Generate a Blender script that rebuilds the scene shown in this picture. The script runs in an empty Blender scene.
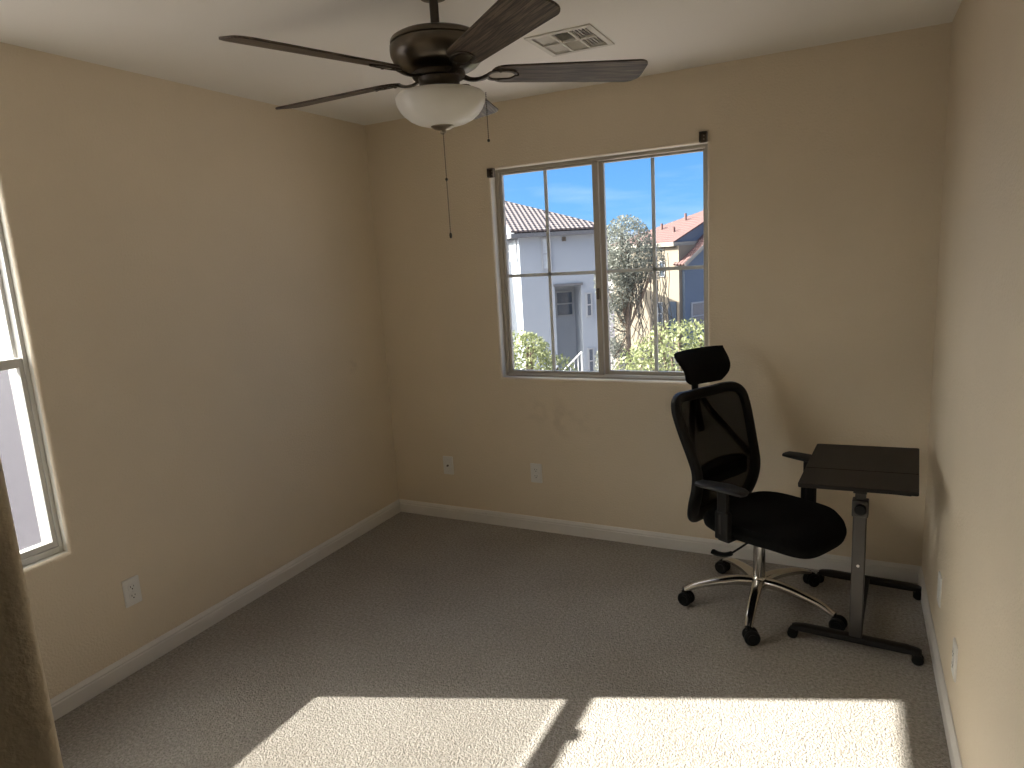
import bpy, bmesh, math, random
from mathutils import Vector, Matrix, noise as mnoise
random.seed(7)
PI = math.pi
scene = bpy.context.scene
COL = scene.collection
R = math.radians

# ------------------------------------------------------------------ materials
def new_mat(name):
    m = bpy.data.materials.new(name); m.use_nodes = True
    nt = m.node_tree
    return m, nt, nt.nodes['Principled BSDF']

def mat(name, col, rough=.5, metal=0., var=0., vscale=8., bump=0., bscale=200., bdist=.001,
        stretch=(1, 1, 1), col2=None, spec=None, detail=3., sheen=0., coat=0.):
    m, nt, b = new_mat(name)
    N, L = nt.nodes, nt.links
    b.inputs['Roughness'].default_value = rough
    b.inputs['Metallic'].default_value = metal
    if spec is not None: b.inputs['Specular IOR Level'].default_value = spec
    if sheen: b.inputs['Sheen Weight'].default_value = sheen
    if coat: b.inputs['Coat Weight'].default_value = coat
    tc = N.new('ShaderNodeTexCoord'); mp = N.new('ShaderNodeMapping')
    mp.inputs['Scale'].default_value = stretch
    L.new(tc.outputs['Object'], mp.inputs['Vector'])
    n = N.new('ShaderNodeTexNoise'); n.inputs['Scale'].default_value = vscale; n.inputs['Detail'].default_value = detail
    L.new(mp.outputs[0], n.inputs['Vector'])
    r = N.new('ShaderNodeValToRGB')
    c2 = col2 if col2 else tuple(max(0, c * (1 - var)) for c in col)
    r.color_ramp.elements[0].position = .3; r.color_ramp.elements[1].position = .7
    r.color_ramp.elements[0].color = (*c2, 1); r.color_ramp.elements[1].color = (*col, 1)
    L.new(n.outputs['Fac'], r.inputs['Fac']); L.new(r.outputs['Color'], b.inputs['Base Color'])
    if bump > 0:
        n2 = N.new('ShaderNodeTexNoise'); n2.inputs['Scale'].default_value = bscale; n2.inputs['Detail'].default_value = 4
        L.new(mp.outputs[0], n2.inputs['Vector'])
        bp = N.new('ShaderNodeBump'); bp.inputs['Strength'].default_value = bump; bp.inputs['Distance'].default_value = bdist
        L.new(n2.outputs['Fac'], bp.inputs['Height']); L.new(bp.outputs[0], b.inputs['Normal'])
    return m

def wall_mat(name, col, stains=()):
    """painted orange-peel drywall with a few scuff marks"""
    m, nt, b = new_mat(name); N, L = nt.nodes, nt.links
    b.inputs['Roughness'].default_value = .62
    tc = N.new('ShaderNodeTexCoord')
    n = N.new('ShaderNodeTexNoise'); n.inputs['Scale'].default_value = 1.7; n.inputs['Detail'].default_value = 4
    L.new(tc.outputs['Object'], n.inputs['Vector'])
    r = N.new('ShaderNodeValToRGB'); r.color_ramp.elements[0].position = .3; r.color_ramp.elements[1].position = .7
    r.color_ramp.elements[0].color = (*[c * .94 for c in col], 1); r.color_ramp.elements[1].color = (*col, 1)
    L.new(n.outputs['Fac'], r.inputs['Fac'])
    cur = r.outputs['Color']
    for (p, rad, s) in stains:
        v = N.new('ShaderNodeVectorMath'); v.operation = 'DISTANCE'; v.inputs[1].default_value = p
        nn = N.new('ShaderNodeTexNoise'); nn.inputs['Scale'].default_value = 14; nn.inputs['Detail'].default_value = 5
        L.new(tc.outputs['Object'], nn.inputs['Vector'])
        L.new(tc.outputs['Object'], v.inputs[0])
        mr = N.new('ShaderNodeMapRange'); mr.inputs['From Min'].default_value = rad; mr.inputs['From Max'].default_value = 0
        mr.inputs['To Min'].default_value = 0; mr.inputs['To Max'].default_value = s
        L.new(v.outputs['Value'], mr.inputs['Value'])
        mm = N.new('ShaderNodeMapRange'); mm.inputs['From Min'].default_value = .45; mm.inputs['From Max'].default_value = .62
        L.new(nn.outputs['Fac'], mm.inputs['Value'])
        mu = N.new('ShaderNodeMath'); mu.operation = 'MULTIPLY'
        L.new(mr.outputs[0], mu.inputs[0]); L.new(mm.outputs[0], mu.inputs[1])
        mx = N.new('ShaderNodeMix'); mx.data_type = 'RGBA'
        L.new(mu.outputs[0], mx.inputs['Factor']); L.new(cur, mx.inputs['A']); mx.inputs['B'].default_value = (.16, .11, .07, 1)
        cur = mx.outputs['Result']
    L.new(cur, b.inputs['Base Color'])
    vo = N.new('ShaderNodeTexNoise'); vo.inputs['Scale'].default_value = 110; vo.inputs['Detail'].default_value = 3
    L.new(tc.outputs['Object'], vo.inputs['Vector'])
    bp = N.new('ShaderNodeBump'); bp.inputs['Strength'].default_value = .8; bp.inputs['Distance'].default_value = .0035
    L.new(vo.outputs['Fac'], bp.inputs['Height']); L.new(bp.outputs[0], b.inputs['Normal'])
    return m

def carpet_mat():
    m, nt, b = new_mat('beige_carpet'); N, L = nt.nodes, nt.links
    b.inputs['Roughness'].default_value = .95; b.inputs['Specular IOR Level'].default_value = .1
    b.inputs['Sheen Weight'].default_value = .15
    tc = N.new('ShaderNodeTexCoord')
    a = N.new('ShaderNodeTexNoise'); a.inputs['Scale'].default_value = 85; a.inputs['Detail'].default_value = 5; a.inputs['Roughness'].default_value = .75
    c = N.new('ShaderNodeTexNoise'); c.inputs['Scale'].default_value = 2.2; c.inputs['Detail'].default_value = 4
    for q in (a, c): L.new(tc.outputs['Object'], q.inputs['Vector'])
    r = N.new('ShaderNodeValToRGB'); e = r.color_ramp.elements
    e[0].position = .34; e[0].color = (.225, .20, .17, 1); e[1].position = .66; e[1].color = (.485, .455, .41, 1)
    L.new(a.outputs['Fac'], r.inputs['Fac'])
    r2 = N.new('ShaderNodeValToRGB'); e = r2.color_ramp.elements
    e[0].position = .3; e[0].color = (.86, .84, .82, 1); e[1].position = .7; e[1].color = (1, 1, 1, 1)
    L.new(c.outputs['Fac'], r2.inputs['Fac'])
    mx = N.new('ShaderNodeMix'); mx.data_type = 'RGBA'; mx.blend_type = 'MULTIPLY'; mx.inputs['Factor'].default_value = 1
    L.new(r.outputs[0], mx.inputs['A']); L.new(r2.outputs[0], mx.inputs['B']); L.new(mx.outputs['Result'], b.inputs['Base Color'])
    v = N.new('ShaderNodeTexVoronoi'); v.inputs['Scale'].default_value = 150
    L.new(tc.outputs['Object'], v.inputs['Vector'])
    ad = N.new('ShaderNodeMath'); ad.operation = 'SUBTRACT'
    L.new(a.outputs['Fac'], ad.inputs[0]); L.new(v.outputs['Distance'], ad.inputs[1])
    bp = N.new('ShaderNodeBump'); bp.inputs['Strength'].default_value = .8; bp.inputs['Distance'].default_value = .006
    L.new(ad.outputs[0], bp.inputs['Height']); L.new(bp.outputs[0], b.inputs['Normal'])
    return m

def glass_mat(name, tint=(1, 1, 1), gloss=.05):
    m = bpy.data.materials.new(name); m.use_nodes = True; nt = m.node_tree; N, L = nt.nodes, nt.links
    N.remove(N['Principled BSDF'])
    t = N.new('ShaderNodeBsdfTransparent'); t.inputs[0].default_value = (*tint, 1)
    g = N.new('ShaderNodeBsdfGlossy'); g.inputs['Roughness'].default_value = .02
    f = N.new('ShaderNodeLayerWeight'); f.inputs['Blend'].default_value = .12
    mu = N.new('ShaderNodeMath'); mu.operation = 'MULTIPLY'; mu.inputs[1].default_value = gloss * 6
    L.new(f.outputs['Fresnel'], mu.inputs[0])
    mx = N.new('ShaderNodeMixShader'); L.new(mu.outputs[0], mx.inputs[0]); L.new(t.outputs[0], mx.inputs[1]); L.new(g.outputs[0], mx.inputs[2])
    L.new(mx.outputs[0], N['Material Output'].inputs['Surface'])
    return m

def mesh_mat(name, col, open_frac):
    """fine see-through weave: share of light that passes through its holes"""
    m = bpy.data.materials.new(name); m.use_nodes = True; nt = m.node_tree; N, L = nt.nodes, nt.links
    b = N['Principled BSDF']; b.inputs['Base Color'].default_value = (*col, 1); b.inputs['Roughness'].default_value = .8; b.inputs['Specular IOR Level'].default_value = .05
    t = N.new('ShaderNodeBsdfTransparent')
    tc = N.new('ShaderNodeTexCoord'); n = N.new('ShaderNodeTexNoise'); n.inputs['Scale'].default_value = 900
    L.new(tc.outputs['Object'], n.inputs['Vector'])
    mr = N.new('ShaderNodeMapRange'); mr.inputs['To Min'].default_value = open_frac - .08; mr.inputs['To Max'].default_value = open_frac + .08
    L.new(n.outputs['Fac'], mr.inputs['Value'])
    mx = N.new('ShaderNodeMixShader'); L.new(mr.outputs[0], mx.inputs[0]); L.new(b.outputs[0], mx.inputs[1]); L.new(t.outputs[0], mx.inputs[2])
    L.new(mx.outputs[0], N['Material Output'].inputs['Surface'])
    return m

def wood_mat():
    m, nt, b = new_mat('weathered_walnut'); N, L = nt.nodes, nt.links
    b.inputs['Roughness'].default_value = .5
    tc = N.new('ShaderNodeTexCoord'); mp = N.new('ShaderNodeMapping'); mp.inputs['Scale'].default_value = (3.0, 75, 75)
    L.new(tc.outputs['Object'], mp.inputs['Vector'])
    n = N.new('ShaderNodeTexNoise'); n.inputs['Scale'].default_value = 2.2; n.inputs['Detail'].default_value = 8; n.inputs['Roughness'].default_value = .7
    n.inputs['Distortion'].default_value = .6
    L.new(mp.outputs[0], n.inputs['Vector'])
    r = N.new('ShaderNodeValToRGB'); e = r.color_ramp.elements
    e[0].position = .40; e[0].color = (.016, .011, .008, 1); e[1].position = .62; e[1].color = (.17, .125, .09, 1)
    x = e.new(.5); x.color = (.065, .046, .033, 1)
    L.new(n.outputs['Fac'], r.inputs[0]); L.new(r.outputs[0], b.inputs['Base Color'])
    bp = N.new('ShaderNodeBump'); bp.inputs['Strength'].default_value = .2; bp.inputs['Distance'].default_value = .001
    L.new(n.outputs['Fac'], bp.inputs['Height']); L.new(bp.outputs[0], b.inputs['Normal'])
    return m

def tile_mat(name, c1, c2, ang=0.):
    """barrel roof tiles: rows and columns in the roof's own plane"""
    m, nt, b = new_mat(name); N, L = nt.nodes, nt.links
    b.inputs['Roughness'].default_value = .85
    uv = N.new('ShaderNodeUVMap')
    sp = N.new('ShaderNodeSeparateXYZ'); L.new(uv.outputs[0], sp.inputs[0])
    def wave(src, freq):
        a = N.new('ShaderNodeMath'); a.operation = 'MULTIPLY'; a.inputs[1].default_value = freq * 2 * PI; L.new(src, a.inputs[0])
        s = N.new('ShaderNodeMath'); s.operation = 'SINE'; L.new(a.outputs[0], s.inputs[0]); return s.outputs[0]
    wx = wave(sp.outputs[0], 1 / .21); wy = wave(sp.outputs[1], 1 / .27)
    ad = N.new('ShaderNodeMath'); ad.operation = 'ADD'; L.new(wx, ad.inputs[0]); L.new(wy, ad.inputs[1])
    mr = N.new('ShaderNodeMapRange'); mr.inputs['From Min'].default_value = -1.6; mr.inputs['From Max'].default_value = 1.2
    L.new(ad.outputs[0], mr.inputs['Value'])
    n = N.new('ShaderNodeTexNoise'); n.inputs['Scale'].default_value = 3.; L.new(uv.outputs[0], n.inputs['Vector'])
    mu = N.new('ShaderNodeMath'); mu.operation = 'MULTIPLY'; L.new(mr.outputs[0], mu.inputs[0])
    m2 = N.new('ShaderNodeMapRange'); m2.inputs['To Min'].default_value = .6; m2.inputs['To Max'].default_value = 1.2; L.new(n.outputs['Fac'], m2.inputs['Value'])
    L.new(m2.outputs[0], mu.inputs[1])
    mx = N.new('ShaderNodeMix'); mx.data_type = 'RGBA'; L.new(mu.outputs[0], mx.inputs['Factor'])
    mx.inputs['A'].default_value = (*c1, 1); mx.inputs['B'].default_value = (*c2, 1); L.new(mx.outputs['Result'], b.inputs['Base Color'])
    bp = N.new('ShaderNodeBump'); bp.inputs['Strength'].default_value = .7; bp.inputs['Distance'].default_value = .05
    L.new(ad.outputs[0], bp.inputs['Height']); L.new(bp.outputs[0], b.inputs['Normal'])
    return m

def leaf_mat(name, c1, c2):
    m, nt, b = new_mat(name); N, L = nt.nodes, nt.links
    b.inputs['Roughness'].default_value = .6
    tc = N.new('ShaderNodeTexCoord'); n = N.new('ShaderNodeTexNoise'); n.inputs['Scale'].default_value = 6
    L.new(tc.outputs['Object'], n.inputs['Vector'])
    r = N.new('ShaderNodeValToRGB'); e = r.color_ramp.elements; e[0].position = .35; e[1].position = .65
    e[0].color = (*c1, 1); e[1].color = (*c2, 1); L.new(n.outputs['Fac'], r.inputs[0]); L.new(r.outputs[0], b.inputs['Base Color'])
    tr = N.new('ShaderNodeBsdfTranslucent'); L.new(r.outputs[0], tr.inputs[0])
    mx = N.new('ShaderNodeMixShader'); mx.inputs[0].default_value = .35
    L.new(b.outputs[0], mx.inputs[1]); L.new(tr.outputs[0], mx.inputs[2]); L.new(mx.outputs[0], N['Material Output'].inputs['Surface'])
    return m

M = {}
WALLC = (.76, .655, .50)
M['wall'] = wall_mat('tan_wall_paint', WALLC)
M['wall_back'] = wall_mat('tan_wall_paint_scuffed', WALLC, [((1.17, 0, .70), .16, .16), ((1.02, 0, .74), .10, .14), ((1.36, 0, .66), .09, .14), ((1.80, 0, .80), .06, .15)])
M['wall_left'] = wall_mat('tan_wall_paint_marked', WALLC, [((0, -.33, 1.03), .05, .3)])
M['reveal'] = mat('window_return_paint', (.74, .71, .62), .5, var=.05, bump=.35, bscale=150, bdist=.0012)
M['ceiling'] = mat('ceiling_paint', (.90, .87, .81), .8, var=.03, vscale=2, bump=.5, bscale=120, bdist=.0015)
M['carpet'] = carpet_mat()
M['base'] = mat('white_trim_paint', (.74, .71, .66), .4, var=.05)
M['vinyl'] = mat('almond_window_vinyl', (.47, .43, .36), .45, var=.08)
M['vinyl_white'] = mat('white_window_vinyl', (.72, .71, .68), .4, var=.05)
M['grid'] = mat('white_grid_bar', (.70, .69, .66), .5, var=.05)
M['glass'] = glass_mat('window_glass', (.97, .98, .98))
M['screen'] = mesh_mat('insect_screen', (.05, .05, .05), .72)
M['bracket'] = mat('bronze_bracket', (.13, .105, .08), .4, metal=.4, var=.2)
M['plate'] = mat('white_plate_plastic', (.80, .78, .74), .35, var=.03)
M['slot'] = mat('dark_slot', (.012, .011, .01), .7, var=.1)
M['bronze'] = mat('brushed_bronze', (.19, .165, .135), .30, metal=1., var=.35, vscale=3, stretch=(1, 1, 8))
M['bronze_dark'] = mat('dark_bronze', (.10, .085, .07), .38, metal=.9, var=.3)
M['iron_bright'] = mat('satin_bronze', (.42, .37, .29), .30, metal=1., var=.2)
M['wood'] = wood_mat()
M['chain'] = mat('chain_bronze', (.10, .08, .06), .4, metal=.7, var=.2)
M['vent'] = mat('vent_enamel', (.70, .67, .60), .5, var=.03)
M['vent_shade'] = mat('duct_shade', (.02, .018, .016), .9, var=.2)
M['fabric'] = mat('black_mesh_fabric', (.006, .006, .006), .95, var=.4, vscale=60, bump=.4, bscale=900, bdist=.001, spec=.15)
M['plastic'] = mat('black_plastic', (.007, .007, .007), .5, var=.2, spec=.2)
M['plastic_grey'] = mat('charcoal_plastic', (.016, .016, .016), .5, var=.2, spec=.3)
M['sheer'] = mesh_mat('chair_back_mesh', (.004, .004, .004), .24)
M['chrome'] = mat('polished_aluminium', (.62, .60, .57), .16, metal=1., var=.1)
M['steel'] = mat('grey_satin_steel', (.06, .056, .052), .4, metal=.6, var=.15)
M['black_metal'] = mat('black_powder_coat', (.010, .009, .009), .45, var=.2, spec=.25)
M['top'] = mat('dark_wood_top', (.012, .0095, .008), .5, var=.35, vscale=5, stretch=(20, 2, 2), spec=.22)
M['stucco_w'] = mat('white_stucco', (.29, .315, .345), .9, var=.06, vscale=.8, bump=.4, bscale=30, bdist=.01)
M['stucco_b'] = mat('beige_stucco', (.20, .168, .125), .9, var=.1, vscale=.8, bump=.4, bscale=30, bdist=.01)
M['stucco_shade'] = mat('shade_blue_stucco', (.12, .15, .19), .9, var=.06, vscale=.8)  # bluish shade on the beige house's end walls, put into the colour
M['fascia'] = mat('grey_fascia', (.12, .12, .125), .8, var=.1)
M['fascia_w'] = mat('cream_fascia', (.26, .24, .20), .8, var=.05)
M['tile1'] = tile_mat('brown_roof_tile', (.065, .052, .052), (.145, .12, .118))
M['tile2'] = tile_mat('red_roof_tile', (.085, .044, .039), (.15, .082, .073))
M['pane'] = mat('dark_pane', (.07, .09, .12), .12, var=.2)
M['pane_l'] = mat('pale_pane', (.45, .48, .50), .25, var=.2)
M['wframe'] = mat('house_window_frame', (.28, .29, .30), .6, var=.05)
M['leaf_y'] = leaf_mat('yellow_green_leaves', (.11, .135, .05), (.31, .33, .16))
M['leaf_g'] = leaf_mat('grey_green_leaves', (.09, .10, .085), (.24, .25, .21))
M['bark'] = mat('bark', (.16, .12, .09), .9, var=.4)
M['twig'] = mat('twig_shadow_dark', (.07, .063, .053), .9, var=.3)
M['gravel'] = mat('gravel_ground', (.31, .28, .27), .95, var=.35, vscale=5)
M['dark_ground'] = mat('dark_ground', (.088, .078, .092), .95, var=.2, vscale=4)
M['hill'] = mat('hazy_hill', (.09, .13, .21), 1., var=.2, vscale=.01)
M['block'] = mat('block_wall', (.16, .15, .145), .9, var=.2, vscale=3)
M['rail'] = mat('white_railing', (.70, .70, .68), .5, var=.05)

def bowl_mat():
    m, nt, b = new_mat('alabaster_glass'); N, L = nt.nodes, nt.links
    tc = N.new('ShaderNodeTexCoord'); n = N.new('ShaderNodeTexNoise'); n.inputs['Scale'].default_value = 7; n.inputs['Distortion'].default_value = 1.5
    L.new(tc.outputs['Object'], n.inputs['Vector'])
    r = N.new('ShaderNodeValToRGB'); r.color_ramp.elements[0].color = (.90, .88, .82, 1); r.color_ramp.elements[1].color = (.97, .96, .92, 1)
    L.new(n.outputs['Fac'], r.inputs[0]); L.new(r.outputs[0], b.inputs['Base Color'])
    b.inputs['Roughness'].default_value = .28
    tr = N.new('ShaderNodeBsdfTranslucent'); L.new(r.outputs[0], tr.inputs[0])
    mx = N.new('ShaderNodeMixShader'); mx.inputs[0].default_value = .04
    L.new(b.outputs[0], mx.inputs[1]); L.new(tr.outputs[0], mx.inputs[2]); L.new(mx.outputs[0], N['Material Output'].inputs['Surface'])
    return m
M['bowl'] = bowl_mat()

# ------------------------------------------------------------------ mesh helpers
def obj(name, bm, m, parent=None, loc=None, rot=None, smooth=False, bevel=0., bseg=2, kind=None):
    me = bpy.data.meshes.new(name)
    bmesh.ops.recalc_face_normals(bm, faces=bm.faces)
    bm.to_mesh(me); bm.free()
    for mm in (m if isinstance(m, (list, tuple)) else [m]): me.materials.append(mm)
    if smooth:
        me.shade_smooth()
        try: me.set_sharp_from_angle(angle=R(38))
        except Exception: pass
    o = bpy.data.objects.new(name, me); COL.objects.link(o)
    if parent: o.parent = parent
    if loc: o.location = loc
    if rot: o.rotation_euler = rot
    if bevel:
        b = o.modifiers.new('bevel', 'BEVEL'); b.width = bevel; b.segments = bseg; b.limit_method = 'ANGLE'; b.angle_limit = R(30)
    if kind: o['kind'] = kind
    return o

def thing(name, label, cat, loc=(0, 0, 0), rotz=0., group=None):
    o = bpy.data.objects.new(name, None); COL.objects.link(o); o.empty_display_size = .1
    o.location = loc; o.rotation_euler = (0, 0, rotz); o['label'] = label; o['category'] = cat
    if group: o['group'] = group
    return o

def tag(o, label, cat, group=None):
    o['label'] = label; o['category'] = cat
    if group: o['group'] = group
    return o

def bx(bm, lo, hi, mtx=None, mi=0):
    vs = [bm.verts.new((x, y, z)) for x in (lo[0], hi[0]) for y in (lo[1], hi[1]) for z in (lo[2], hi[2])]
    if mtx is not None:
        for v in vs: v.co = mtx @ v.co
    for f in ((0, 1, 3, 2), (4, 6, 7, 5), (0, 4, 5, 1), (2, 3, 7, 6), (0, 2, 6, 4), (1, 5, 7, 3)):
        fc = bm.faces.new([vs[i] for i in f]); fc.material_index = mi
    return vs

def BOX(*boxes):
    bm = bmesh.new()
    for lo, hi in boxes: bx(bm, lo, hi)
    return bm

def lathe(bm, prof, seg=48, axis=Vector((0, 0, 0)), closed=False):
    rings = []
    for r, z in prof:
        if r < 1e-5: rings.append([bm.verts.new((axis.x, axis.y, axis.z + z))])
        else: rings.append([bm.verts.new((axis.x + r * math.cos(2 * PI * i / seg), axis.y + r * math.sin(2 * PI * i / seg), axis.z + z)) for i in range(seg)])
    n = len(rings)
    for k in range(n if closed else n - 1):
        a, b = rings[k], rings[(k + 1) % n]
        for i in range(seg):
            j = (i + 1) % seg
            if len(a) == 1 and len(b) == 1: continue
            if len(a) == 1: bm.faces.new((a[0], b[i], b[j]))
            elif len(b) == 1: bm.faces.new((a[i], a[j], b[0]))
            else: bm.faces.new((a[i], a[j], b[j], b[i]))
    return bm

def sweep(bm, pts, w, h, up=(0, 0, 1), seg=12, closed=False, power=2., caps=True):
    """superellipse section of half sizes w (sideways), h (along up) swept along pts; w, h scalars or lists"""
    pts = [Vector(p) for p in pts]; n = len(pts); up = Vector(up)
    W = w if isinstance(w, (list, tuple)) else [w] * n
    H = h if isinstance(h, (list, tuple)) else [h] * n
    rings = []
    for i, p in enumerate(pts):
        if closed: t = pts[(i + 1) % n] - pts[i - 1]
        else: t = pts[min(i + 1, n - 1)] - pts[max(i - 1, 0)]
        t.normalize(); s = t.cross(up)
        if s.length < 1e-4: s = t.cross(Vector((1, 0, 0)))
        s.normalize(); u = s.cross(t).normalized()
        ring = []
        for k in range(seg):
            a = 2 * PI * k / seg; c, d = math.cos(a), math.sin(a)
            cx = math.copysign(abs(c) ** (2 / power), c); dy = math.copysign(abs(d) ** (2 / power), d)
            ring.append(bm.verts.new(p + s * cx * W[i] + u * dy * H[i]))
        rings.append(ring)
    for i in range(n if closed else n - 1):
        a, b = rings[i], rings[(i + 1) % n]
        for k in range(seg):
            l = (k + 1) % seg; bm.faces.new((a[k], a[l], b[l], b[k]))
    if caps and not closed:
        bm.faces.new(rings[0][::-1]); bm.faces.new(rings[-1])
    return bm

def spline(pts, n=8, closed=False):
    P = [Vector(p) for p in pts]; out = []; m = len(P)
    for i in range(m if closed else m - 1):
        if closed: p0, p1, p2, p3 = P[i - 1], P[i], P[(i + 1) % m], P[(i + 2) % m]
        else: p0, p1, p2, p3 = P[max(i - 1, 0)], P[i], P[i + 1], P[min(i + 2, m - 1)]
        for k in range(n):
            t = k / n
            out.append(.5 * ((2 * p1) + (p2 - p0) * t + (2 * p0 - 5 * p1 + 4 * p2 - p3) * t * t + (3 * p1 - p0 - 3 * p2 + p3) * t ** 3))
    if not closed: out.append(P[-1].copy())
    return out

def prism(bm, outline, z0, z1, mtx=None):
    a = [bm.verts.new((x, y, z0)) for x, y in outline]; b = [bm.verts.new((x, y, z1)) for x, y in outline]
    if mtx is not None:
        for v in a + b: v.co = mtx @ v.co
    n = len(a)
    bm.faces.new(a[::-1]); bm.faces.new(b)
    for i in range(n): bm.faces.new((a[i], a[(i + 1) % n], b[(i + 1) % n], b[i]))
    return bm

def cyl(bm, r, p0, p1, seg=20):
    return sweep(bm, [p0, p1], r, r, up=(0, 0, 1) if abs((Vector(p1) - Vector(p0)).normalized().z) < .9 else (1, 0, 0), seg=seg)

# ------------------------------------------------------------------ room constants (metres)
W, D, H = 2.976, 3.20, 2.44          # width, depth, ceiling height
TW = .14                              # wall thickness
HX0, HY1 = .9, -5.2                   # hall behind the doorway

def holed_wall(name, u0, u1, v0, v1, holes, place, mats, thick, bull=.02):
    """wall with openings whose inner edges are rounded; place(u, v, d) -> xyz, d = depth outwards"""
    bm = bmesh.new()
    us = sorted({u0, u1} | {h[0] for h in holes} | {h[1] for h in holes})
    vs = sorted({v0, v1} | {h[2] for h in holes} | {h[3] for h in holes})
    F = {}; B = {}
    for i, u in enumerate(us):
        for j, v in enumerate(vs):
            F[i, j] = bm.verts.new(place(u, v, 0)); B[i, j] = bm.verts.new(place(u, v, thick))
    def inhole(i, j):
        cu, cv = (us[i] + us[i + 1]) / 2, (vs[j] + vs[j + 1]) / 2
        return any(h[0] < cu < h[1] and h[2] < cv < h[3] for h in holes)
    edges = []
    for i in range(len(us) - 1):
        for j in range(len(vs) - 1):
            if inhole(i, j):
                q = [(i, j), (i + 1, j), (i + 1, j + 1), (i, j + 1)]
                for k in range(4):
                    a, b = q[k], q[(k + 1) % 4]
                    if v0 >= 0 and vs[a[1]] == v0 and vs[b[1]] == v0: continue
                    f = bm.faces.new((F[a], F[b], B[b], B[a])); f.material_index = 1
                    edges.append((F[a], F[b]))
            else:
                bm.faces.new((F[i, j], F[i + 1, j], F[i + 1, j + 1], F[i, j + 1]))
                bm.faces.new((B[i, j], B[i, j + 1], B[i + 1, j + 1], B[i + 1, j]))
    for i in range(len(us) - 1):
        for j in (0, len(vs) - 1):
            if not (inhole(i, 0) and j == 0): bm.faces.new((F[i, j], F[i + 1, j], B[i + 1, j], B[i, j]))
    for j in range(len(vs) - 1):
        for i in (0, len(us) - 1): bm.faces.new((F[i, j], F[i, j + 1], B[i, j + 1], B[i, j]))
    bmesh.ops.recalc_face_normals(bm, faces=bm.faces)
    es = [bm.edges.get(e) for e in edges]
    bmesh.ops.bevel(bm, geom=[e for e in es if e], offset=bull, segments=5, profile=.5, affect='EDGES')
    return obj(name, bm, mats, smooth=True, kind='structure')

# openings
BW = (.824, 2.006, .925, 2.098)       # back window  x0 x1 z0 z1
LW = (-3.0, -2.058, .60, 2.16)        # left window  y0 y1 z0 z1
wb = holed_wall('wall_back', 0, W, 0, H, [BW], lambda u, v, d: (u, d, v), [M['wall_back'], M['reveal']], TW, .016)
wl = holed_wall('wall_left', -D, 0, 0, H, [LW], lambda u, v, d: (-d, u, v), [M['wall_left'], M['reveal']], .17, .02)
wr = obj('wall_right', BOX(((W, HY1, 0), (W + TW, 0, H))), M['wall'], kind='structure')
DX = 2.104                            # left edge of the doorway in the front wall
bm = bmesh.new(); prism(bm, [(0, -D), (0, -D - .12), (DX - .12, -D - .12), (DX, -D)], 0, H)  # end cut diagonally so its visible face turns from the light
wf = obj('wall_front', bm, M['wall'], smooth=True, bevel=.018, bseg=5, kind='structure')
obj('wall_hall_left', BOX(((HX0 - TW, HY1, 0), (HX0, -D - .12, H))), M['wall'], kind='structure')
obj('wall_hall_rear', BOX(((HX0, HY1 - TW, 0), (W, HY1, H))), M['wall'], kind='structure')
obj('floor', BOX(((-TW, HY1 - TW, -.2), (W + TW, TW, 0))), M['carpet'], kind='structure')
# ceiling with the hole of the air duct
VX0, VX1, VY0, VY1 = 1.505, 1.732, -.875, -.625
cb = bmesh.new()
xs = [-TW, VX0, VX1, W + TW]; ys = [HY1 - TW, VY0, VY1, TW]
for i in range(3):
    for j in range(3):
        if i == 1 and j == 1: continue
        bx(cb, (xs[i], ys[j], H), (xs[i + 1], ys[j + 1], H + .12))
bmesh.ops.remove_doubles(cb, verts=cb.verts, dist=1e-5)
obj('ceiling', cb, M['ceiling'], kind='structure')

# baseboards ------------------------------------------------------------
PROF = [(0, 0), (.013, 0), (.013, .056), (.0105, .060), (.0105, .064), (.012, .067), (.0075, .076), (.004, .083), (0, .083)]
def baseboard(name, a, b, nrm):
    bm = bmesh.new(); a = Vector((*a, 0)); b = Vector((*b, 0)); n = Vector((*nrm, 0))
    A = [bm.verts.new(a + n * t + Vector((0, 0, z))) for t, z in PROF]
    B = [bm.verts.new(b + n * t + Vector((0, 0, z))) for t, z in PROF]
    k = len(PROF)
    for i in range(k): bm.faces.new((A[i], A[(i + 1) % k], B[(i + 1) % k], B[i]))
    bm.faces.new(A[::-1]); bm.faces.new(B)
    return obj(name, bm, M['base'], kind='structure')
baseboard('baseboard_left', (0, -D), (0, 0), (1, 0))
baseboard('baseboard_back', (0, 0), (W, 0), (0, -1))
baseboard('baseboard_right', (W, HY1), (W, 0), (-1, 0))
baseboard('baseboard_front', (0, -D), (DX - .02, -D), (0, 1))

# ------------------------------------------------------------------ windows
def ring_frame(bm, place, u0, u1, v0, v1, wl_, wr_, wb_, wt_, d0, d1):
    def b(a, c, e, f):
        p = place(a, e, d0); q = place(c, f, d1)
        bx(bm, tuple(min(p[i], q[i]) for i in range(3)), tuple(max(p[i], q[i]) for i in range(3)))
    b(u0, u0 + wl_, v0, v1); b(u1 - wr_, u1, v0, v1); b(u0 + wl_, u1 - wr_, v0, v0 + wb_); b(u0 + wl_, u1 - wr_, v1 - wt_, v1)

def pbox(place, u0, u1, v0, v1, d0, d1, bm=None):
    bm = bm or bmesh.new()
    p = place(u0, v0, d0); q = place(u1, v1, d1)
    bx(bm, tuple(min(p[i], q[i]) for i in range(3)), tuple(max(p[i], q[i]) for i in range(3)))
    return bm

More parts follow.
